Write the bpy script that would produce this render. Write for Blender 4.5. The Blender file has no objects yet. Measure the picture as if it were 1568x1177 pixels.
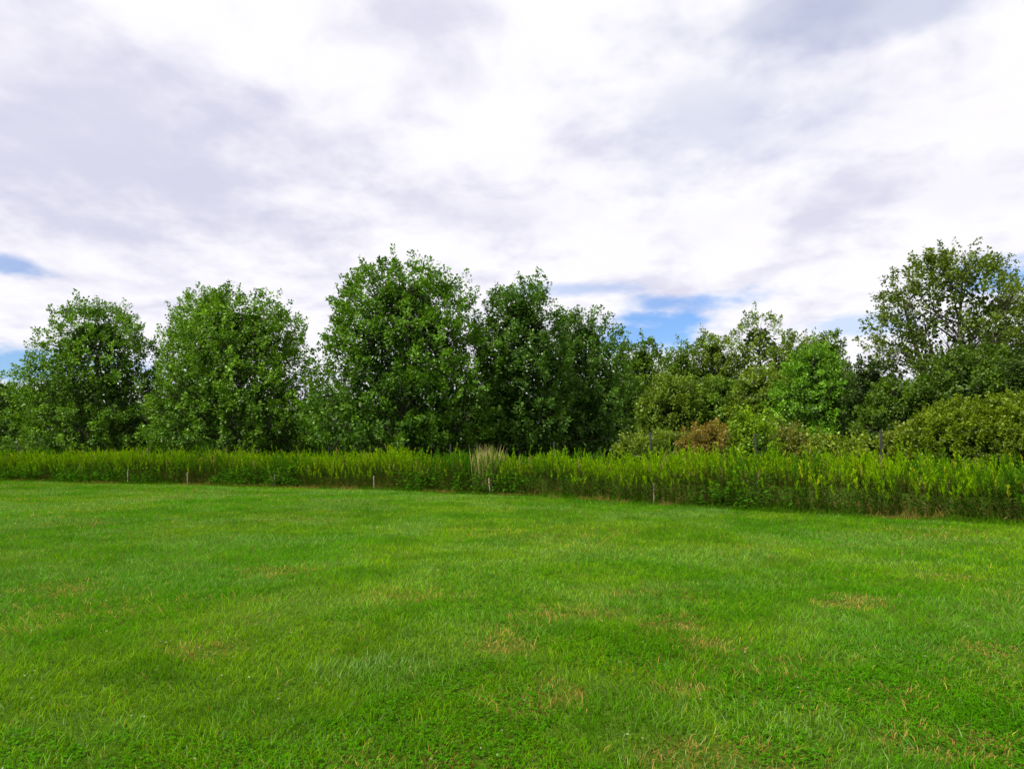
import bpy, math
import numpy as np
from mathutils import Vector

rng = np.random.default_rng(7)
F = 1045.0
CAMH = 1.6
PITCH = 5.55
def PX(px, d): return (px-784.0)/F*d
def HT(py, d): return CAMH + d*math.tan(math.radians(PITCH)+math.atan((588.5-py)/F))

scene = bpy.context.scene
scene.view_settings.view_transform = 'Standard'
scene.view_settings.look = 'None'
scene.view_settings.exposure = 0

# ------------------------------------------------------------ camera
cam_d = bpy.data.cameras.new("camera")
cam = bpy.data.objects.new("camera", cam_d)
scene.collection.objects.link(cam)
cam_d.sensor_width = 36.0
cam_d.lens = 36.0*F/1568.0
cam_d.clip_start = 0.05
cam_d.clip_end = 6000
cam.location = (0, 0, CAMH)
cam.rotation_euler = (math.radians(90+PITCH), 0, 0)
scene.camera = cam

# ------------------------------------------------------------ helpers
def norm(v):
    return v/np.maximum(np.linalg.norm(v, axis=-1, keepdims=True), 1e-9)

_grids = {}
def vnoise(x, y, scale, seed=0):
    if seed not in _grids:
        _grids[seed] = np.random.default_rng(1000+seed).random((256, 256))
    g = _grids[seed]
    u = np.asarray(x)/scale+100.3; v = np.asarray(y)/scale+77.7
    i = np.floor(u).astype(int); j = np.floor(v).astype(int)
    fu = u-i; fv = v-j
    fu = fu*fu*(3-2*fu); fv = fv*fv*(3-2*fv)
    a = g[i % 256, j % 256]; b = g[(i+1) % 256, j % 256]
    c = g[i % 256, (j+1) % 256]; d = g[(i+1) % 256, (j+1) % 256]
    return (a*(1-fu)+b*fu)*(1-fv)+(c*(1-fu)+d*fu)*fv
def fbm(x, y, scale, seed=0):
    return (vnoise(x, y, scale, seed)*.5+vnoise(x, y, scale*.47, seed+1)*.3+vnoise(x, y, scale*.21, seed+2)*.2)

class MB:
    def __init__(s):
        s.v = []; s.q = []; s.c = []; s.m = []; s.n = 0
    def add(s, verts, quads, cols, mat=0):
        s.v.append(verts.astype(np.float32)); s.q.append((quads+s.n).astype(np.int32))
        s.c.append(cols.astype(np.float32)); s.m.append(np.full(len(quads), mat, np.int32))
        s.n += len(verts)
    def build(s, name, mats, loc=(0, 0, 0)):
        v = np.concatenate(s.v); q = np.concatenate(s.q); c = np.concatenate(s.c); m = np.concatenate(s.m)
        me = bpy.data.meshes.new(name)
        me.vertices.add(len(v)); me.vertices.foreach_set("co", v.ravel())
        me.loops.add(q.size); me.loops.foreach_set("vertex_index", q.ravel())
        me.polygons.add(len(q))
        me.polygons.foreach_set("loop_start", np.arange(0, q.size, 4, dtype=np.int32))
        me.polygons.foreach_set("loop_total", np.full(len(q), 4, np.int32))
        for mt in mats: me.materials.append(mt)
        me.polygons.foreach_set("material_index", m)
        a = me.color_attributes.new("col", 'FLOAT_COLOR', 'POINT')
        rgba = np.ones((len(v), 4), np.float32); rgba[:, :3] = c
        a.data.foreach_set("color", rgba.ravel())
        me.update(calc_edges=True)
        ob = bpy.data.objects.new(name, me); ob.location = loc
        scene.collection.objects.link(ob)
        return ob

def leaves(mb, cen, d, nrm, L, W, col, mat=0, widest=0.5, fold=0.15):
    """rhombic leaf: base, side, tip, side."""
    d = norm(d); side = norm(np.cross(d, nrm)); up = np.cross(side, d)
    L = L[:, None]; W = W[:, None]
    b = cen; t = cen+d*L
    m = cen+d*L*widest
    s1 = m+side*W*.5+up*W*fold; s2 = m-side*W*.5+up*W*fold
    v = np.stack([b, s1, t, s2], 1).reshape(-1, 3)
    n = len(cen)
    q = np.arange(4*n).reshape(n, 4)
    mb.add(v, q, np.repeat(col, 4, axis=0), mat)

def tube(mb, pts, rad, col, mat=0, k=6):
    pts = np.asarray(pts, float); n = len(pts)
    t = np.gradient(pts, axis=0); t = norm(t)
    ref = np.array([0.31, 0.95, 0.05])
    a = norm(np.cross(t, ref)); b = np.cross(t, a)
    ang = np.arange(k)/k*2*math.pi
    ring = (a[:, None]*np.cos(ang)[None, :, None]+b[:, None]*np.sin(ang)[None, :, None])*np.asarray(rad)[:, None, None]+pts[:, None]
    v = ring.reshape(-1, 3)
    q = []
    for i in range(n-1):
        for j in range(k):
            q.append((i*k+j, i*k+(j+1) % k, (i+1)*k+(j+1) % k, (i+1)*k+j))
    mb.add(v, np.array(q), np.tile(np.array(col), (len(v), 1)), mat)

# ------------------------------------------------------------ materials
def newmat(name):
    m = bpy.data.materials.new(name); m.use_nodes = True
    nt = m.node_tree; nt.nodes.clear()
    return m, nt, nt.nodes, nt.links

def leaf_material(name, transl=0.3, rough=0.45, gloss=0.06):
    m, nt, N, Lk = newmat(name)
    out = N.new('ShaderNodeOutputMaterial')
    at = N.new('ShaderNodeAttribute'); at.attribute_name = 'col'
    df = N.new('ShaderNodeBsdfDiffuse'); Lk.new(at.outputs['Color'], df.inputs['Color'])
    tr = N.new('ShaderNodeBsdfTranslucent')
    tm = N.new('ShaderNodeVectorMath'); tm.operation = 'MULTIPLY'; tm.inputs[1].default_value = (1.6, 1.45, .5)
    Lk.new(at.outputs['Color'], tm.inputs[0]); Lk.new(tm.outputs[0], tr.inputs['Color'])
    mx = N.new('ShaderNodeMixShader'); mx.inputs[0].default_value = transl
    Lk.new(df.outputs[0], mx.inputs[1]); Lk.new(tr.outputs[0], mx.inputs[2])
    last = mx.outputs[0]
    if gloss > 0:
        gl = N.new('ShaderNodeBsdfGlossy'); gl.inputs['Roughness'].default_value = rough; gl.inputs['Color'].default_value = (1, 1, .85, 1)
        m2 = N.new('ShaderNodeMixShader'); m2.inputs[0].default_value = gloss
        Lk.new(last, m2.inputs[1]); Lk.new(gl.outputs[0], m2.inputs[2]); last = m2.outputs[0]
    Lk.new(last, out.inputs['Surface'])
    return m

def bark_material(name, c1, c2):
    m, nt, N, Lk = newmat(name)
    out = N.new('ShaderNodeOutputMaterial'); p = N.new('ShaderNodeBsdfPrincipled')
    geo = N.new('ShaderNodeNewGeometry'); mp = N.new('ShaderNodeMapping'); mp.inputs['Scale'].default_value = (9, 9, 2)
    noi = N.new('ShaderNodeTexNoise'); noi.inputs['Scale'].default_value = 2; noi.inputs['Detail'].default_value = 6
    Lk.new(geo.outputs['Position'], mp.inputs[0]); Lk.new(mp.outputs[0], noi.inputs['Vector'])
    cr = N.new('ShaderNodeValToRGB'); cr.color_ramp.elements[0].position = .35; cr.color_ramp.elements[1].position = .7
    cr.color_ramp.elements[0].color = (*c1, 1); cr.color_ramp.elements[1].color = (*c2, 1)
    Lk.new(noi.outputs[0], cr.inputs[0]); Lk.new(cr.outputs[0], p.inputs['Base Color'])
    bp = N.new('ShaderNodeBump'); bp.inputs['Distance'].default_value = .03; Lk.new(noi.outputs[0], bp.inputs['Height'])
    Lk.new(bp.outputs[0], p.inputs['Normal']); p.inputs['Roughness'].default_value = .9
    Lk.new(p.outputs[0], out.inputs['Surface'])
    return m

M_leaf = leaf_material("tree_leaf", .3, .45, .02)
M_grass = leaf_material("grass_blade", .28, .5, .0)
M_weed = leaf_material("meadow_leaf", .3, .6, .0)
M_bark = bark_material("bark", (.03, .023, .017), (.11, .09, .07))
M_wood = bark_material("weathered_wood", (.16, .125, .08), (.34, .28, .19))
M_metal = bark_material("painted_metal", (.008, .010, .008), (.025, .028, .022))

# ------------------------------------------------------------ ground
EX = np.array([-400, -60, -27.7, -11.2, -4.8, 0, 4.2, 8.3, 11.4, 20, 30, 60])
EY = np.array([180, 49, 37.2, 30.6, 27.6, 24.9, 20.6, 17.1, 15.2, 10.3, 4, -16])
def edgeY(x): return np.interp(x, EX, EY)+(vnoise(x, x*0, 2.3, 31)-.5)*.9+(vnoise(x, x*0, .7, 33)-.5)*.35

def make_ground():
    m, nt, N, Lk = newmat("soil_and_thatch")
    out = N.new('ShaderNodeOutputMaterial'); p = N.new('ShaderNodeBsdfPrincipled')
    geo = N.new('ShaderNodeNewGeometry')
    n1 = N.new('ShaderNodeTexNoise'); n1.inputs['Scale'].default_value = .35; n1.inputs['Detail'].default_value = 5
    n2 = N.new('ShaderNodeTexNoise'); n2.inputs['Scale'].default_value = 30; n2.inputs['Detail'].default_value = 6
    Lk.new(geo.outputs['Position'], n1.inputs['Vector']); Lk.new(geo.outputs['Position'], n2.inputs['Vector'])
    r1 = N.new('ShaderNodeValToRGB'); e = r1.color_ramp.elements
    e[0].position = .35; e[0].color = (.045, .12, .004, 1); e[1].position = .7; e[1].color = (.08, .14, .009, 1)
    r2 = N.new('ShaderNodeValToRGB'); e = r2.color_ramp.elements
    e[0].position = .3; e[0].color = (.35, .35, .3, 1); e[1].position = .7; e[1].color = (1.3, 1.25, 1.2, 1)
    Lk.new(n1.outputs[0], r1.inputs[0]); Lk.new(n2.outputs[0], r2.inputs[0])
    mu = N.new('ShaderNodeMix'); mu.data_type = 'RGBA'; mu.blend_type = 'MULTIPLY'; mu.inputs[0].default_value = 1
    Lk.new(r1.outputs[0], mu.inputs[6]); Lk.new(r2.outputs[0], mu.inputs[7])
    Lk.new(mu.outputs[2], p.inputs['Base Color']); p.inputs['Roughness'].default_value = 1
    p.inputs['Specular IOR Level'].default_value = .1
    bp = N.new('ShaderNodeBump'); bp.inputs['Distance'].default_value = .02; Lk.new(n2.outputs[0], bp.inputs['Height'])
    Lk.new(bp.outputs[0], p.inputs['Normal'])
    Lk.new(p.outputs[0], out.inputs['Surface'])
    me = bpy.data.meshes.new("ground")
    S = 3000
    me.from_pydata([(-S, -S, 0), (S, -S, 0), (S, S, 0), (-S, S, 0)], [], [(0, 1, 2, 3)])
    me.materials.append(m)
    ob = bpy.data.objects.new("ground", me); scene.collection.objects.link(ob)
make_ground()

# ------------------------------------------------------------ lawn
def at(px, py):
    d = CAMH*F/(py-690.0); return PX(px, d), d
dry = [(1030, 948, .32, 1.25), (1300, 914, .36, 1.), (775, 972, .32, .9), (1045, 1042, .18, .95), (1435, 1118, .26, 1.05),
       (870, 932, .42, .8), (1170, 1160, .30, 1.05), (1085, 975, .24, .8), (90, 895, .55, .6), (430, 870, .45, .5), (710, 1150, .24, .65),
       (1500, 985, .22, .95), (850, 1050, .27, .6), (650, 905, .45, .4), (1000, 905, .4, .5), (1420, 880, .4, .45), (330, 985, .25, .35), (550, 1160, .24, .65),
       (170, 930, .4, .4), (1040, 1140, .24, .7), (1350, 1050, .32, .5), (800, 1060, .25, .5)]
def drymask(x, y):
    o = np.zeros_like(x)
    wob = (fbm(x, y, .35, 40)-.5)*1.9
    for (px, py, r, s) in dry:
        cx, cy = at(px, py)
        rr = np.hypot((x-cx)/1.35, y-cy)/(r*.92)+wob
        o = np.maximum(o, s*np.clip(1.25-rr, 0, 1))
    return np.clip(o+np.clip((fbm(x, y, 2.2, 44)-.62)*2.5, 0, .14), 0, 1)

def make_lawn():
    mb = MB()
    N = 760000
    u = rng.random(N)
    rr = np.linspace(2.4, 46, 2000)
    dens = np.minimum(1.0, (6/rr)**1.6)*rr
    cdf = np.cumsum(dens); cdf /= cdf[-1]
    r = np.interp(u, cdf, rr)
    th = (rng.random(N)-.5)*math.radians(98)
    x = r*np.sin(th); y = r*np.cos(th)
    k = y < edgeY(x)+.5
    x, y, r = x[k], y[k], r[k]
    n = len(x)
    sc = np.maximum(1, (r/6)**.8)
    big = fbm(x, y, 3.2, 3); mid = fbm(x, y, .8, 6); sm = vnoise(x, y, .13, 9)
    huge = fbm(x, y, 9., 90)
    dm = drymask(x, y)
    h = (.018+.034*rng.random(n)**1.6)*(0.25+1.2*mid+.7*sm)*(1-.55*dm)*1.1
    w = (.0034+.0024*rng.random(n))*sc
    az = rng.random(n)*2*math.pi
    lean = .3+.9*rng.random(n)
    comb = vnoise(x, y, .5, 12)*2*math.pi*2
    dx = np.cos(az)*lean+.35*np.cos(comb); dy = np.sin(az)*lean+.35*np.sin(comb)
    fa = rng.random(n)*2*math.pi
    side = np.stack([np.cos(fa), np.sin(fa), np.zeros(n)], 1)*w[:, None]*.5
    base = np.stack([x, y, np.zeros(n)], 1)
    m1 = base+np.stack([dx*.25, dy*.25, np.full(n, .6)], 1)*h[:, None]
    tip = base+np.stack([dx*.95, dy*.95, np.full(n, 1.0)], 1)*h[:, None]
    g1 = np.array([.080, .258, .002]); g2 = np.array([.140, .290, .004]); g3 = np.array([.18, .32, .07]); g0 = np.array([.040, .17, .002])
    br = np.array([.40, .28, .07])
    t = rng.random(n)[:, None]
    bigc = np.clip((big-.40)*4.5, 0, 1)[:, None]
    c = g1*(1-bigc)+g2*bigc
    midc = np.clip((mid-.44)*5, 0, 1)[:, None]
    c = c*(1-.6*midc)+g0*.6*midc
    pale = np.clip((fbm(x, y, 1.7, 20)-.46)*7, 0, 1)*np.clip(.12+r/20, 0, .9)  # pale grass patches; blade sheen painted into the colour, more with distance
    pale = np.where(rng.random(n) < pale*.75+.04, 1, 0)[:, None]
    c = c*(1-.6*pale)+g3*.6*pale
    isdry = (rng.random(n) < (dm*.85+.015))[:, None]
    c = np.where(isdry, br*(.6+.7*t), c)
    c = c*(.7+.6*rng.random(n)[:, None])*(.94+.26*np.clip((huge-.3)*2.5, 0, 1))[:, None]
    near = r < 6.5
    far = ~near
    b, s_, m_, t_, cc = base[near], side[near], m1[near], tip[near], c[near]
    v = np.stack([b-s_, b+s_, m_+s_*.8, m_-s_*.8, t_+s_*.12, t_-s_*.12], 1).reshape(-1, 3)
    i = np.arange(len(b))[:, None]*6
    q = np.concatenate([i+np.array([[0, 1, 2, 3]]), i+np.array([[3, 2, 4, 5]])])
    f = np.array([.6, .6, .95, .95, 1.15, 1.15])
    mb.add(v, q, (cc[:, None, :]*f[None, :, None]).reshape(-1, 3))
    b, s_, t_, cc = base[far], side[far], tip[far], c[far]
    v = np.stack([b-s_, b+s_, t_+s_*.3, t_-s_*.3], 1).reshape(-1, 3)
    q = np.arange(len(b)*4).reshape(-1, 4)
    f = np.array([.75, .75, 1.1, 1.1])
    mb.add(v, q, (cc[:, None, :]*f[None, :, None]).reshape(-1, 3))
    # clover leaves
    nc = 90000
    r = 2.4+rng.random(nc)**.8*8; th = (rng.random(nc)-.5)*math.radians(100)
    x = r*np.sin(th); y = r*np.cos(th)
    k = (fbm(x, y, 1.1, 50)+.12*(x > 0)) > .58
    x, y = x[k], y[k]; n = len(x)
    z = .012+.022*rng.random(n)
    a0 = rng.random(n)*6.28
    col = np.array([.055, .215, .003])*(.6+.6*rng.random(n))[:, None]
    for kk in range(3):
        a = a0+kk*2.094
        d = np.stack([np.cos(a), np.sin(a), rng.normal(.1, .25, n)], 1)
        nn = norm(np.stack([rng.normal(0, .25, n), rng.normal(0, .25, n), np.ones(n)], 1))
        leaves(mb, np.stack([x, y, z], 1), d, nn, .009+.007*rng.random(n), .012+.007*rng.random(n), col, 0, .6, .05)
    # longer tufts
    tufts = [(560, 1000, 170, .13), (1190, 1085, 100, .10), (500, 1100, 50, .10), (600, 1005, 60, .11), (1390, 1120, 24, .15), (290, 1110, 40, .09), (1000, 1130, 50, .08), (70, 1090, 50, .09),
             (250, 870, 90, .08), (1480, 900, 120, .08), (1130, 880, 100, .08), (60, 1040, 50, .08), (1060, 1160, 40, .08), (820, 1020, 50, .07), (1250, 980, 60, .08), (400, 940, 70, .08)]
    for (px, py, cnt, hh) in tufts:
        cx, cy = at(px, py+12)
        x = cx+rng.normal(0, .22, cnt); y = cy+rng.normal(0, .16, cnt)
        a = rng.random(cnt)*6.28; ln = rng.random(cnt)*.9+.2
        d = np.stack([np.cos(a)*ln, np.sin(a)*ln, np.ones(cnt)], 1)
        fa = rng.random(cnt)*6.28
        nn = np.stack([np.cos(fa), np.sin(fa), np.full(cnt, .2)], 1)
        col = np.array([.18, .32, .085])*(.7+.5*rng.random(cnt))[:, None]
        leaves(mb, np.stack([x, y, np.zeros(cnt)], 1), d, nn, hh*(.4+.6*rng.random(cnt)), np.full(cnt, .006), col, 0, .35, .05)
    # white clover heads
    nf = 160
    r = 3+rng.random(nf)*9; th = (rng.random(nf)-.5)*1.6
    x = r*np.sin(th); y = r*np.cos(th)
    for kk in range(4):
        a = rng.random(nf)*6.28
        d = np.stack([np.cos(a), np.sin(a), np.full(nf, .6)], 1)
        nn = norm(rng.normal(0, 1, (nf, 3)))
        leaves(mb, np.stack([x, y, np.full(nf, .035)], 1), d, nn, np.full(nf, .010), np.full(nf, .008), np.tile(np.array([.5, .5, .4]), (nf, 1)), 0)
    mb.build("lawn_grass", [M_grass])
make_lawn()

# ------------------------------------------------------------ meadow (goldenrod and weeds)
def make_meadow():
    mb = MB()
    def sample(n, s0, s1):
        x = rng.uniform(-62, 34, n)
        s = rng.uniform(s0, s1, n)
        y = edgeY(x)+s
        return x, y, s
    A = sample(9000, .15, 2.6); B = sample(4600, 2.4, 7); C = sample(5000, 6, 20)
    x = np.concatenate([A[0], B[0], C[0]]); y = np.concatenate([A[1], B[1], C[1]]); s = np.concatenate([A[2], B[2], C[2]])
    k = (y > 3) & (np.abs(x) < y*1.0+5)
    x, y, s = x[k], y[k], s[k]
    # clumped colonies with thinner places between
    k = rng.random(len(x)) < .6+.9*vnoise(x, y, .7, 63)
    x, y, s = x[k], y[k], s[k]
    n = len(x)
    hn = fbm(x, y, 2.4, 60); hn2 = vnoise(x, y, .6, 64)
    right = np.clip((x+6)/14, 0, 1)
    h = 1.06+.75*(hn-.25)+.42*(hn2-.5)+.14*rng.normal(0, 1, n)+.10*np.clip(-x/20, 0, 1)-.07*right
    tall = rng.random(n) < .04
    h = np.where(tall, h+.32, h)
    h = np.clip(h, .5, 2.0)*np.clip(.65+s*.5, .5, 1)
    h = np.where(s < .4, h*(.6+.4*rng.random(n)), h)
    leanx = rng.normal(0, .13, n)-.06; leany = rng.normal(-.03, .12, n)
    kind = fbm(x, y, 2.0, 66)+rng.normal(0, .05, n)
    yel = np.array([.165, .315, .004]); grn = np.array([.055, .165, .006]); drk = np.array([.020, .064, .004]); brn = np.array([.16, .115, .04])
    kk = np.clip((kind-.46)*6+right*.4, 0, 1)[:, None]
    topc = grn*(1-kk)+yel*kk
    gold = (rng.random(n) < .08)[:, None]
    topc = np.where(gold, np.array([.27, .36, .010]), topc)
    seedy = (rng.random(n) < .02)[:, None]
    topc = np.where(seedy, np.array([.26, .21, .09]), topc)
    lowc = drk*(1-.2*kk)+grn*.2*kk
    def pos(t):
        hh = h*t
        return np.stack([x+leanx*hh*(t*1.0), y+leany*hh*t, hh], 1)
    for ang in (0., 1.57):
        sd = np.tile(np.array([math.cos(ang), math.sin(ang), 0])*.004, (n, 1))
        p0, p1 = pos(np.zeros(n)), pos(np.full(n, .93))
        v = np.stack([p0-sd, p0+sd, p1+sd*.4, p1-sd*.4], 1).reshape(-1, 3)
        cs = (brn*.8*(.6+.6*rng.random(n))[:, None]+drk*.4)
        mb.add(v, np.arange(4*n).reshape(-1, 4), np.repeat(cs, 4, 0))
    nl = 30
    for i in range(nl):
        t = np.clip((i+rng.random(n))/nl, 0, 1)**.85
        m = np.ones(n, bool)
        if i < nl*.6: m = s < 3.0
        p = pos(t)[m]; tt = t[m]; c_n = m.sum()
        a = rng.random(c_n)*6.28+i*2.4
        upk = .35+.9*tt**2+rng.normal(0, .25, c_n)
        d = np.stack([np.cos(a), np.sin(a), upk], 1)
        nn = norm(np.stack([-np.cos(a)*upk, -np.sin(a)*upk, np.ones(c_n)], 1)+rng.normal(0, .3, (c_n, 3)))
        L = (.11+.05*rng.random(c_n))*(1.1-.4*tt); W = L*(.2+.08*rng.random(c_n))
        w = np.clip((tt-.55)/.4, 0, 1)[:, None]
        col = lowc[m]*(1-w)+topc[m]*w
        dead = (tt < .4) & (rng.random(c_n) < .2)
        col = np.where(dead[:, None], brn, col)*(.6+.8*rng.random(c_n))[:, None]
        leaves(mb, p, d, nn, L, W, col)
    for i in range(18):
        t = .74+.26*rng.random(n)
        p = pos(t)
        a = rng.random(n)*6.28
        d = np.stack([np.cos(a)*.4+leanx*2, np.sin(a)*.4, 1.1+.5*rng.random(n)], 1)
        nn = norm(rng.normal(0, 1, (n, 3)))
        L = (.06+.08*rng.random(n)); W = L*.22
        leaves(mb, p, d, nn, L, W, topc*(.7+.65*rng.random(n))[:, None])
    ng = 60000
    x = rng.uniform(-60, 30, ng); s = rng.random(ng)**1.5*2.2-.3; y = edgeY(x)+s
    k = (y > 3) & (np.abs(x) < y*1.0+4); x, y, s = x[k], y[k], s[k]; ng = len(x)
    a = rng.random(ng)*6.28; ln = .15+.6*rng.random(ng)
    d = np.stack([np.cos(a)*ln, np.sin(a)*ln, np.ones(ng)], 1)
    fa = rng.random(ng)*6.28; nn = np.stack([np.cos(fa), np.sin(fa), np.full(ng, .1)], 1)
    L = (.12+.42*rng.random(ng)*np.clip(.2+s, .12, 1))*(.4+fbm(x, y, 1.5, 70))
    kd = (fbm(x, y, 1.8, 72) > .48) & (rng.random(ng) < .55)
    col = np.where(kd[:, None], np.array([.25, .185, .05]), np.array([.06, .15, .005]))*(.6+.7*rng.random(ng))[:, None]
    leaves(mb, np.stack([x, y, np.zeros(ng)], 1), d, nn, L, .008+.008*rng.random(ng), col, 0, .3, .05)
    nb = 1000
    x = rng.uniform(-45, 25, nb); y = edgeY(x)+rng.uniform(-.1, .9, nb)
    k = (fbm(x, y, 3.5, 75) > .48) & (y > 3); x, y = x[k], y[k]; nb = len(x)
    hb = .3+.6*rng.random(nb)
    for i in range(26):
        a = rng.random(nb)*6.28; t = rng.random(nb)
        rad = .05+.2*rng.random(nb)
        p = np.stack([x+np.cos(a)*rad, y+np.sin(a)*rad, hb*t+.05], 1)
        d = np.stack([np.cos(a), np.sin(a), rng.normal(.1, .3, nb)], 1)
        nn = norm(np.stack([rng.normal(0, .4, nb), rng.normal(-.3, .4, nb), np.ones(nb)], 1))
        L = .08+.08*rng.random(nb)
        leaves(mb, p, d, nn, L, L*.55, np.array([.045, .15, .006])*(.5+.8*rng.random(nb))[:, None], 0, .45)
    mb.build("goldenrod_meadow", [M_weed])
make_meadow()

def dry_clump(px, d, cnt, hh, spread):
    mb = MB(); x0 = PX(px, d)
    x = rng.normal(0, spread, cnt); y = rng.normal(0, spread, cnt)
    dd = np.stack([rng.normal(.12, .16, cnt), rng.normal(0, .14, cnt), np.ones(cnt)], 1)
    nn = norm(np.stack([rng.normal(0, .5, cnt), -np.ones(cnt), np.zeros(cnt)], 1))
    col = np.array([.36, .32, .14])*(.6+.6*rng.random(cnt))[:, None]
    leaves(mb, np.stack([x, y, np.zeros(cnt)], 1), dd, nn, hh*(.6+.4*rng.random(cnt)), np.full(cnt, .019), col, 0, .75, .05)
    mb.build("dry_grass_clump", [M_weed], (x0, d, 0))
dry_clump(742, 26.4, 150, 2.0, .22)
dry_clump(748, 25.4, 24, .7, .10)
dry_clump(425, 30.9, 30, .6, .15)

# ------------------------------------------------------------ trees
DOME = ([0, .1, .3, .5, .67, .82, .92, 1.0], [.86, 1.0, .97, .88, .76, .62, .47, .24])
OVAL = ([0, .15, .35, .6, .78, .9, 1.0], [.70, .9, 1.0, .95, .80, .58, .22])
ROUND = ([0, .12, .3, .5, .7, .85, .95, 1.0], [.88, .98, 1.0, .95, .8, .58, .34, .1])
def make_tree(name, x0, y0, H, W, z0=1.0, prof=DOME, nl=16, ncl=650, per=60, ls=.18, spread=.22,
              c_lo=(.03, .075, .01), c_hi=(.075, .16, .022), seed=0, shoot=.8, lobe=.22, trunk_r=None,
              tips=30, upb=.65, trunks=1, core=1.0, rough=.32, surf=.6, zmin=None):
    R = np.random.default_rng(seed)
    mb = MB()
    c_lo = np.array(c_lo); c_hi = np.array(c_hi)
    rad = W/2
    ztop = H-shoot*1.05
    Hc = ztop-z0
    zmin = z0 if zmin is None else zmin
    def env(t, a=None):
        e = np.interp(t, prof[0], prof[1])*rad
        if a is not None:
            # boughs that stand proud and hollows between them
            nx = np.cos(a)*rad*.9; ny = np.sin(a)*rad*.9
            l = vnoise(nx+t*Hc*.7, ny+t*Hc*.55, max(W*.17, .5), 300+seed % 40)*.65+vnoise(nx-t*Hc, ny+t*Hc*.8, max(W*.08, .3), 350+seed % 40)*.35
            e = e*(1-rough*1.0+rough*2.0*l)
        return e
    tr = trunk_r or H*.016
    nz = 9
    for k in range(trunks):
        zt = np.linspace(0, H*.84, nz)
        off = np.cumsum(R.normal(0, H*.007, (nz, 2)), 0); off[0] = 0
        if trunks > 1: off += np.outer(np.linspace(0, 1, nz), R.normal(0, rad*.35, 2))
        trunk = np.stack([off[:, 0], off[:, 1], zt], 1)
        rr_ = tr*(1-zt/(H*.9))**.8+.015; rr_[0] *= 1.35
        tube(mb, trunk, rr_, (1, 1, 1), 1, 8)
    lob = []
    ga = R.random()*6.28
    for i in range(nl):
        t = .05+.87*(i+.5)/nl
        a = ga+i*2.39996+R.normal(0, .25)
        e = env(t)
        lr = lobe*W*(.6+.65*R.random())*(1-.35*t)
        q = max(e-lr*.8, 0)*(.8+.3*R.random())
        c = np.array([math.cos(a)*q, math.sin(a)*q, z0+t*Hc])
        c[2] = min(c[2], ztop-lr*.8)
        c[2] = max(c[2], zmin+lr*.6)
        lob.append((c, lr))
        zb = max(H*.1, c[2]-q*(.75+.4*R.random())-lr*.3)
        zb = min(zb, H*.8)
        b = np.array([np.interp(zb, trunk[:, 2], trunk[:, 0]), np.interp(zb, trunk[:, 2], trunk[:, 1]), zb])
        u = np.linspace(0, 1, 6)[:, None]
        mid = (b+c)/2+np.array([0, 0, -lr*.25])+R.normal(0, .1*lr, 3)
        pts = b*(1-u)**2+2*mid*u*(1-u)+c*u**2
        tube(mb, pts, np.linspace(tr*.45, .03, 6)*(1-.5*zb/H), (1, 1, 1), 1, 5)
        for j in range(7):
            dd = norm(R.normal(0, 1, 3)+np.array([0, 0, .6])+.8*norm(c-np.array([0, 0, c[2]]))); e1 = c+dd*lr*.9
            p = pts[3+R.integers(0, 3)]
            pm = (p+e1)/2+R.normal(0, .07*lr, 3)
            tube(mb, np.array([p, pm, e1]), [.03, .02, .008], (1, 1, 1), 1, 4)
    wts = np.array([l[1]**2 for l in lob]); wts /= wts.sum()
    LC = np.array([l[0] for l in lob]); LRR = np.array([l[1] for l in lob])
    lob_b = R.normal(0, .18, nl)
    nc_ = int(core*ncl*7)
    if nc_ > 0:
        t = R.random(nc_)**.9; a = R.random(nc_)*6.283
        q = env(t, a)*(.25+.5*R.random(nc_)**.6)
        P0 = np.stack([np.cos(a)*q, np.sin(a)*q, z0+t*(Hc*.9)], 1)
        P0[:, 2] = np.maximum(P0[:, 2], zmin)
        b = np.clip(R.normal(.1, .2, nc_), 0, 1)[:, None]
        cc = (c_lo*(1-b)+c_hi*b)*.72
        dr = norm(P0-np.array([0, 0, z0+Hc*.4]))
        nn = norm(dr+R.normal(0, .6, (nc_, 3))+np.array([0, 0, .4]))
        L = ls*1.6*(.7+.6*R.random(nc_))
        leaves(mb, P0, norm(R.normal(0, 1, (nc_, 3))), nn, L, L*.75, cc, 0, .5, .12)
    n1 = int(ncl*(1-surf)); n2 = ncl-n1
    li = R.choice(nl, n1, p=wts)
    dirs1 = norm(R.normal(0, 1, (n1, 3))+np.array([0, 0, .35]))
    rf = .7+.32*R.random(n1)
    P1 = LC[li]+dirs1*(LRR[li]*rf)[:, None]
    tt = np.linspace(0, 1, 200)
    pe = np.interp(tt, prof[0], prof[1])*rad
    ds = pe*np.sqrt((Hc/199)**2+np.gradient(pe)**2); cd = np.cumsum(ds); cd /= cd[-1]
    t2 = np.interp(R.random(n2), cd, tt); a2 = R.random(n2)*6.283
    e2 = env(t2, a2)
    fr = np.where(R.random(n2) < .75, .90+.1*R.random(n2), .7+.2*R.random(n2))
    P2 = np.stack([np.cos(a2)*e2*fr, np.sin(a2)*e2*fr, z0+t2*Hc], 1)
    slope = -np.interp(t2, tt, np.gradient(pe, Hc/199.))
    dirs2 = norm(np.stack([np.cos(a2), np.sin(a2), np.clip(slope, -.3, 3)], 1))
    nb_ = np.argmin(((P2[:, None]-LC[None])**2).sum(-1)/LRR[None]**2, 1)
    P = np.concatenate([P1, P2]); dirs = np.concatenate([dirs1, dirs2]); li = np.concatenate([li, nb_])
    e_in = np.interp((P[:, 2]-z0)/Hc, prof[0], prof[1])*rad
    rxy = np.hypot(P[:, 0], P[:, 1]); kf = np.minimum(1, e_in*1.14/np.maximum(rxy, 1e-6)); P[:, 0] *= kf; P[:, 1] *= kf
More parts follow.
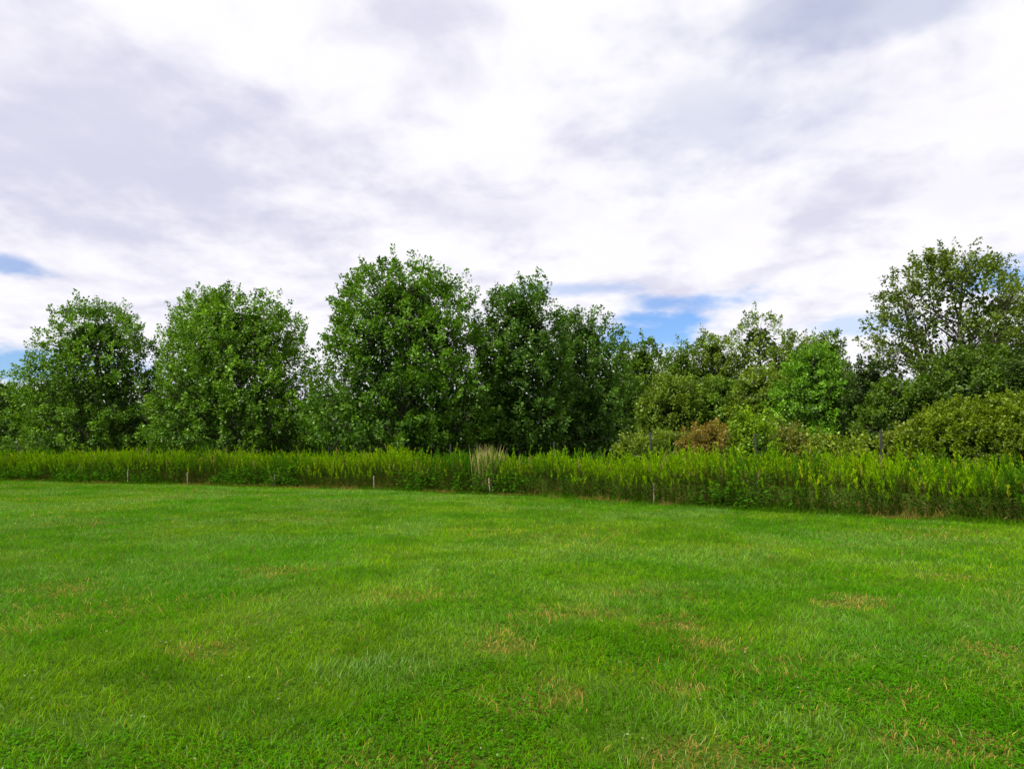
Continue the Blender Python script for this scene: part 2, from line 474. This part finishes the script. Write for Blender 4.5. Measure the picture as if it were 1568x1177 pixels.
    P[:, 2] = np.maximum(P[:, 2], zmin+.3*R.random(ncl))
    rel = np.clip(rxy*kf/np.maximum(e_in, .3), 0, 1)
    outw = norm(P*np.array([1, 1, 0])+1e-6)
    sd = norm(dirs*.6+outw*.2+np.array([0, 0, upb])+R.normal(0, .25, (ncl, 3)))
    sl = shoot*(.35+.75*R.random(ncl))
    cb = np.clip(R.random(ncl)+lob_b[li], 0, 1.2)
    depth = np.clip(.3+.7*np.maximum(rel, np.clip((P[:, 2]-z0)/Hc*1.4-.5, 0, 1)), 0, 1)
    if tips:
        t3 = .40+.60*R.random(tips)**.8; a3 = R.random(tips)*6.283; e3 = env(t3, a3)*.95
        tp = np.stack([np.cos(a3)*e3, np.sin(a3)*e3, z0+t3*Hc], 1)
        P = np.concatenate([P, tp]); sd = np.concatenate([sd, norm(np.stack([np.cos(a3)*.4, np.sin(a3)*.4, np.ones(tips)], 1)+R.normal(0, .15, (tips, 3)))])
        sl = np.concatenate([sl, shoot*(.9+.8*R.random(tips))]); cb = np.concatenate([cb, R.random(tips)]); depth = np.concatenate([depth, np.ones(tips)])
    nc = len(P)
    idx = np.repeat(np.arange(nc), per)
    n = len(idx)
    u = R.random(n)
    ctr = P[idx]+sd[idx]*(sl[idx]*u)[:, None]
    rv = norm(R.normal(0, 1, (n, 3)))
    sp = spread*(1.2-.9*u)
    ctr = ctr+rv*(sp*R.random(n)**.5)[:, None]*1.4
    d = norm(rv*.8+sd[idx]*.5+np.array([0, 0, -.1])+R.normal(0, .3, (n, 3)))
    nn = norm(sd[idx]*.7+rv*.4+np.array([0, 0, .45])+R.normal(0, .32, (n, 3)))
    L = ls*(.6+.7*R.random(n)); Wd = L*(.55+.25*R.random(n))
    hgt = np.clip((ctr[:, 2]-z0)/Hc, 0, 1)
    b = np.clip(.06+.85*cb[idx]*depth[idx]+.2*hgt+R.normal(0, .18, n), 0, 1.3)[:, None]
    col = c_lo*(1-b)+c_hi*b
    pale = (R.random(n) < .06)[:, None]  # pale leaf undersides, their silvery glint put into the leaf colour
    col = np.where(pale, col*1.4+np.array([.10, .11, .07]), col)
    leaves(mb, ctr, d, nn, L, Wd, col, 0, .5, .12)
    return mb.build(name, [M_leaf, M_bark], (x0, y0, 0))

G_A = dict(c_lo=(.026, .084, .003), c_hi=(.110, .250, .011))
G_B = dict(c_lo=(.034, .100, .004), c_hi=(.136, .285, .015))
G_D = dict(c_lo=(.029, .086, .006), c_hi=(.104, .225, .026))
def T(name, px, d, ytop, wpx, **k):
    return make_tree(name, PX(px, d), d, HT(ytop, d), wpx/F*d, **k)

T("pear_tree", 616, 40, 394, 280, seed=11, z0=1.9, nl=32, ncl=1120, per=46, tips=80, shoot=.9, **G_A)
T("pear_tree", 364, 45, 440, 256, seed=12, z0=1.5, nl=30, ncl=1000, per=46, tips=70, shoot=.9, **G_B)
T("pear_tree", 306, 53, 436, 118, seed=13, z0=2, nl=14, ncl=420, per=42, tips=30, prof=OVAL, **G_B)
T("pear_tree", 143, 49, 458, 202, seed=14, z0=1.5, nl=26, ncl=820, per=46, tips=60, shoot=.9, **G_B)
T("pear_tree", 797, 42, 420, 144, seed=15, z0=1.6, nl=22, ncl=680, per=46, tips=50, prof=OVAL, shoot=.9, **G_D)
T("pear_tree", 895, 46, 465, 130, seed=16, z0=1.4, nl=16, ncl=560, per=46, tips=40, prof=OVAL, shoot=.9, **G_D)
T("maple_tree", 3, 60, 562, 100, seed=17, z0=.5, nl=12, ncl=320, per=40, tips=10, **G_B)
T("maple_tree", 1247, 50, 516, 124, seed=20, z0=1.6, nl=16, ncl=440, per=46, tips=10, c_lo=(.05, .14, .005), c_hi=(.15, .34, .013), upb=.3, prof=ROUND)
T("sycamore_tree", 1468, 48, 372, 236, seed=21, z0=5.5, nl=26, ncl=560, per=40, tips=60, c_lo=(.042, .085, .005), c_hi=(.135, .205, .020), ls=.22, spread=.26, lobe=.18, trunks=2, shoot=1.0, core=.3, prof=ROUND, rough=.40, surf=.5)
T("sycamore_tree", 1590, 52, 425, 160, seed=22, z0=3, nl=14, ncl=400, per=42, tips=14, core=.6, c_lo=(.035, .07, .008), c_hi=(.12, .18, .02), prof=OVAL, rough=.38)
T("oak_tree", 1500, 39, 520, 200, seed=23, z0=.6, nl=20, ncl=620, per=50, tips=4, c_lo=(.022, .058, .003), c_hi=(.080, .16, .009), upb=.2, prof=ROUND)
T("oak_tree", 1395, 40, 558, 145, seed=24, z0=.5, nl=16, ncl=460, per=50, tips=4, c_lo=(.024, .062, .003), c_hi=(.092, .18, .009), upb=.2, prof=ROUND)
T("oak_tree", 1335, 47, 538, 85, seed=25, z0=.5, nl=10, ncl=260, per=42, tips=6, c_lo=(.014, .038, .006), c_hi=(.045, .09, .012), prof=OVAL)
T("oak_tree", 1600, 36, 512, 170, seed=26, z0=.4, nl=14, ncl=380, per=46, tips=4, c_lo=(.018, .045, .005), c_hi=(.06, .12, .012), upb=.2, prof=ROUND)
T("willow_shrub", 1470, 26, 610, 185, seed=30, z0=.1, nl=26, ncl=900, per=56, ls=.10, spread=.12, tips=90, shoot=.34, c_lo=(.05, .10, .003), c_hi=(.18, .265, .008), lobe=.2, prof=ROUND, rough=.16, surf=.75)
T("willow_shrub", 1560, 25, 597, 180, seed=31, z0=.1, nl=22, ncl=800, per=56, ls=.10, spread=.12, tips=80, shoot=.34, c_lo=(.045, .095, .003), c_hi=(.165, .245, .008), lobe=.2, prof=ROUND, rough=.16, surf=.75)
shr = [(975, 36, 662, 70, (.06, .11, .01), (.19, .28, .015)), (1030, 35, 654, 80, (.05, .10, .01), (.16, .25, .015)), (1085, 33, 642, 85, (.10, .09, .012), (.25, .19, .03)),
       (1150, 32, 622, 60, (.08, .18, .006), (.22, .37, .010)), (1205, 33, 648, 70, (.06, .09, .012), (.18, .2, .03)), (1262, 32, 662, 90, (.06, .11, .01), (.20, .29, .015)),
       (1330, 30, 660, 90, (.06, .10, .01), (.18, .27, .015)), (1390, 29, 648, 70, (.06, .09, .01), (.17, .23, .015)), (1060, 36, 658, 60, (.1, .1, .02), (.23, .2, .03)), (1180, 36, 634, 80, (.05, .11, .01), (.17, .27, .015))]
for i, (px, d, yt, w, lo, hi) in enumerate(shr):
    T("shrub", px, d, yt, w, seed=40+i, z0=.2, nl=8, ncl=140, per=46, ls=.14, spread=.16, tips=22, shoot=.5, c_lo=lo, c_hi=hi, lobe=.28, prof=ROUND, rough=.4)
BK = dict(c_lo=(.035, .086, .006), c_hi=(.125, .235, .016)); BY = dict(c_lo=(.048, .102, .007), c_hi=(.160, .255, .020))
bk = [(985, 74, 508, 85, BK), (1045, 78, 516, 80, BK), (1095, 76, 498, 75, BY), (1165, 80, 472, 125, BY), (1232, 78, 503, 100, BY), (1030, 66, 568, 100, BY), (1105, 66, 572, 90, BK), (1165, 62, 556, 90, BY),
      (1275, 80, 498, 45, BK), (945, 70, 560, 90, BK), (1320, 75, 560, 100, BK)]
for i, (px, d, yt, w, g) in enumerate(bk):
    T("woodland_tree", px, d, yt, w, seed=60+i, z0=.8, nl=15, ncl=400, per=38, ls=.27, spread=.33, tips=16, shoot=1.0, prof=OVAL, lobe=.28, rough=.26, **g)

def treeline():
    mb = MB(); R = np.random.default_rng(99)
    for i in range(95):
        x = -140+i*3.4+R.normal(0, 1.0); y = 72+R.uniform(0, 14) if x < 8 else 92+R.uniform(0, 12)
        H = R.uniform(6.5, 9.2) if x < 8 else R.uniform(8, 11.5); W = R.uniform(5, 8)
        n = 1500
        dirs = norm(R.normal(0, 1, (n, 3)))
        lump = 1+.22*np.sin(dirs[:, 0]*7+i)*np.cos(dirs[:, 2]*6+i*2)
        P = np.stack([x+dirs[:, 0]*W*.5*lump, y+dirs[:, 1]*W*.5*lump, H*.5+dirs[:, 2]*H*.5*lump], 1)+R.normal(0, .3, (n, 3))
        P[:, 2] = np.abs(P[:, 2])
        b = np.clip(R.normal(.35, .25, n), 0, 1)[:, None]
        col = np.array([.025, .058, .006])*(1-b)+np.array([.07, .14, .013])*b
        d = norm(R.normal(0, 1, (n, 3))); nn = norm(dirs+R.normal(0, .5, (n, 3)))
        L = .5+.5*R.random(n)
        leaves(mb, P, d, nn, L, L*.7, col)
        tube(mb, np.array([[x, y, 0], [x+.1, y, H*.4], [x, y, H*.8]]), [.2, .15, .05], (1, 1, 1), 1, 6)
    mb.build("distant_treeline", [M_leaf, M_bark])
treeline()

def brush():
    mb = MB(); R = np.random.default_rng(5)
    n = 60000
    x = R.uniform(-62, 14, n); y = np.interp(x, [-62, -30, -7, 14], [62, 54, 45, 44])+R.normal(0, 1.6, n)
    hh = (1.2+2.0*fbm(x, y, 3, 80))
    z = hh*R.random(n)
    b = R.random(n)[:, None]
    col = np.array([.02, .05, .006])*(1-b)+np.array([.055, .12, .012])*b
    leaves(mb, np.stack([x, y, z], 1), norm(R.normal(0, 1, (n, 3))), norm(R.normal(0, .6, (n, 3))+np.array([0, -.3, 1])), .16+.14*R.random(n), .12+.08*R.random(n), col)
    mb.build("understorey_brush", [M_leaf])
brush()

# ------------------------------------------------------------ fence and stakes
def make_fence():
    root = bpy.data.objects.new("wire_fence", None); scene.collection.objects.link(root)
    posts = [(505, 39, 678), (690, 35, 680), (848, 33, 676), (995, 29, 662), (1155, 26, 664), (1347, 23, 658), (1590, 20.5, 652)]
    P = []
    for i, (px, d, yt) in enumerate(posts):
        mb = MB(); x = PX(px, d); h = min(HT(yt, d), 2.5)
        tube(mb, [(0, 0, 0), (0.005, 0, h*.5), (0.01, 0, h), (0.01, 0, h+.01)], [.042, .042, .042, .004], (1, 1, 1), 0, 6)
        for z in np.linspace(.4, h-.08, 6):
            tube(mb, [(0, -.065, z), (0, -.04, z)], [.012, .012], (1, 1, 1), 0, 4)
        o = mb.build("post_%d" % (i+1), [M_metal], (x, d, 0)); o.parent = root
        P.append((x, d, h))
    mb = MB()
    for a, b in zip(P[:-1], P[1:]):
        for f in (.35, .65, .97):
            u = np.linspace(0, 1, 5)
            pts = np.stack([a[0]+(b[0]-a[0])*u, a[1]+(b[1]-a[1])*u, (a[2]+(b[2]-a[2])*u)*f-.05*np.sin(u*math.pi)], 1)
            tube(mb, pts, np.full(5, .003), (1, 1, 1), 0, 4)
    o = mb.build("wires", [M_metal]); o.parent = root
make_fence()

def stake(px, py, ytop):
    d = CAMH*F/(py-690.0); h = (py-ytop)/F*d
    x_ = PX(px, d); d = float(edgeY(np.array([x_]))[0])+.12; x_ = PX(px, d)
    mb = MB(); s = .027
    tw = rng.normal(0, .3); ln = rng.normal(0, .05, 2)
    v = []
    for z, k in ((0, 1), (h*.93, 1), (h, .6)):
        for a in range(4):
            an = tw+a*math.pi/2+math.pi/4
            v.append((math.cos(an)*s*k+ln[0]*z, math.sin(an)*s*k+ln[1]*z, z))
    q = []
    for l in range(2):
        for a in range(4):
            q.append((l*4+a, l*4+(a+1) % 4, l*4+4+(a+1) % 4, l*4+4+a))
    q.append((8, 9, 10, 11))
    mb.add(np.array(v), np.array(q), np.ones((len(v), 3)))
    mb.build("wooden_stake", [M_wood], (x_, d, 0))
for a in [(201, 739.5, 717), (292, 744, 724), (424, 746, 726), (575, 753, 730), (751, 760, 733), (999, 775, 740)]:
    stake(*a)

# ------------------------------------------------------------ sky and sun
world = bpy.data.worlds.new("World"); scene.world = world; world.use_nodes = True
nt = world.node_tree; N = nt.nodes; Lk = nt.links; N.clear()
SUN_EL = math.radians(47)
sun_from = Vector((-.68, -.62, 0)).normalized()*math.cos(SUN_EL)+Vector((0, 0, math.sin(SUN_EL)))
out = N.new('ShaderNodeOutputWorld'); bg = N.new('ShaderNodeBackground'); bg.inputs['Strength'].default_value = .1
sky = N.new('ShaderNodeTexSky'); sky.sky_type = 'NISHITA'; sky.sun_disc = False
sky.sun_elevation = SUN_EL; sky.sun_rotation = math.atan2(sun_from.x, sun_from.y)
sky.air_density = 1.0; sky.dust_density = .6; sky.ozone_density = 2.0
tc = N.new('ShaderNodeTexCoord'); sep = N.new('ShaderNodeSeparateXYZ'); Lk.new(tc.outputs['Generated'], sep.inputs[0])
def math_(op, a, b=None, clamp=False):
    m = N.new('ShaderNodeMath'); m.operation = op; m.use_clamp = clamp
    for i, s in enumerate((a, b)):
        if s is None: continue
        if isinstance(s, (int, float)): m.inputs[i].default_value = s
        else: Lk.new(s, m.inputs[i])
    return m.outputs[0]
zc = math_('ADD', math_('MAXIMUM', sep.outputs['Z'], 0.0), .22)
u = math_('DIVIDE', sep.outputs['X'], zc); v = math_('DIVIDE', sep.outputs['Y'], zc)
cmb = N.new('ShaderNodeCombineXYZ'); Lk.new(u, cmb.inputs[0]); Lk.new(v, cmb.inputs[1])
def noise(scale, detail, rough, off, sc=(1, 1, 1), rot=0, dist=0):
    mp = N.new('ShaderNodeMapping'); mp.inputs['Location'].default_value = off; mp.inputs['Scale'].default_value = sc; mp.inputs['Rotation'].default_value = (0, 0, rot)
    Lk.new(cmb.outputs[0], mp.inputs[0])
    n = N.new('ShaderNodeTexNoise'); n.noise_dimensions = '2D'; n.inputs['Scale'].default_value = scale; n.inputs['Detail'].default_value = detail; n.inputs['Roughness'].default_value = rough
    n.inputs['Distortion'].default_value = dist
    Lk.new(mp.outputs[0], n.inputs['Vector']); return n.outputs[0]
def ramp(x, a, b, lo=0., hi=1.):
    m = N.new('ShaderNodeMapRange'); m.interpolation_type = 'SMOOTHSTEP'
    m.inputs[1].default_value = a; m.inputs[2].default_value = b; m.inputs[3].default_value = lo; m.inputs[4].default_value = hi
    Lk.new(x, m.inputs[0]); return m.outputs[0]
def cdir(px, py):
    v = Vector(((px-784)/F, 1, (588.5-py)/F))
    a = math.radians(PITCH); v = Vector((v.x, v.y*math.cos(a)-v.z*math.sin(a), v.y*math.sin(a)+v.z*math.cos(a)))
    return v.normalized()
wn = noise(3.6, 4, .6, (9, 4, 0))
wn2 = math_('MULTIPLY', math_('SUBTRACT', wn, .5), 3.2)
def blob(px, py, rx, rz, soft=.5):
    c = cdir(px, py)
    right = Vector((c.y, -c.x, 0)).normalized(); up = right.cross(c)
    def dot(w):
        n = N.new('ShaderNodeVectorMath'); n.operation = 'DOT_PRODUCT'; Lk.new(tc.outputs['Generated'], n.inputs[0]); n.inputs[1].default_value = w; return n.outputs['Value']
    a = math_('DIVIDE', dot(right), rx); b = math_('DIVIDE', dot(up), rz)
    r = math_('SQRT', math_('ADD', math_('MULTIPLY', a, a), math_('MULTIPLY', b, b)))
    r = math_('ADD', r, wn2)
    front = math_('GREATER_THAN', dot(c), 0.)
    return math_('MULTIPLY', ramp(r, 1-soft, 1+soft, 1., 0.), front)
n_big = noise(1.3, 4, .45, (3.1, 1.7, 0), (1, 1.1, 1), .25, .1)
n_med = noise(4.2, 5, .52, (8.1, 5.2, 0), (1, 1.1, 1), .35, .15)
shade = math_('ADD', math_('MULTIPLY', n_big, .42), math_('MULTIPLY', n_med, .58))
g = ramp(shade, .31, .53, .38, 1.)
for (px, py, rx, rz, s) in [(110, 215, .28, .11, .68), (330, 300, .16, .045, .25), (690, 325, .14, .03, .3), (1130, 200, .22, .04, .2), (1400, 300, .25, .03, .15)]:
    g = math_('MULTIPLY', g, math_('SUBTRACT', 1.0, math_('MULTIPLY', blob(px, py, rx, rz, .9), s)))
ccol = N.new('ShaderNodeMix'); ccol.data_type = 'RGBA'
ccol.inputs[6].default_value = (5.9, 5.95, 7.9, 1); ccol.inputs[7].default_value = (10.1, 9.95, 10.5, 1)
Lk.new(g, ccol.inputs[0])
hole = None
for (px, py, rx, rz, s) in [(1050, 462, .08, .012, .85), (980, 508, .08, .030, 1.), (890, 443, .07, .009, .5), (10, 555, .12, .020, 1.), (0, 402, .03, .010, .7), (1560, 425, .06, .026, .9), (1310, 500, .05, .012, .5), (1230, 20, .20, .05, .38), (1110, 150, .14, .07, .22)]:
    b = math_('MULTIPLY', blob(px, py, rx, rz, .7), s)
    hole = b if hole is None else math_('MAXIMUM', hole, b)
skym = N.new('ShaderNodeVectorMath'); skym.operation = 'MULTIPLY'; skym.inputs[1].default_value = (.95, 1.2, 1.6)
Lk.new(sky.outputs[0], skym.inputs[0])
fin = N.new('ShaderNodeMix'); fin.data_type = 'RGBA'
Lk.new(hole, fin.inputs[0]); Lk.new(ccol.outputs[2], fin.inputs[6]); Lk.new(skym.outputs[0], fin.inputs[7])
Lk.new(fin.outputs[2], bg.inputs['Color']); Lk.new(bg.outputs[0], out.inputs['Surface'])
try:
    world.cycles.sampling_method = 'MANUAL'; world.cycles.sample_map_resolution = 256
except Exception as e:
    print(e)

sd = bpy.data.lights.new("sun", 'SUN'); sd.energy = 5.0; sd.angle = math.radians(1.5); sd.color = (1, .94, .82)
so = bpy.data.objects.new("sun", sd); scene.collection.objects.link(so); so.location = (-20, -20, 40)
so.rotation_euler = (-sun_from).to_track_quat('-Z', 'Y').to_euler()
print("verts", sum(len(o.data.vertices) for o in bpy.data.objects if o.type == 'MESH'))
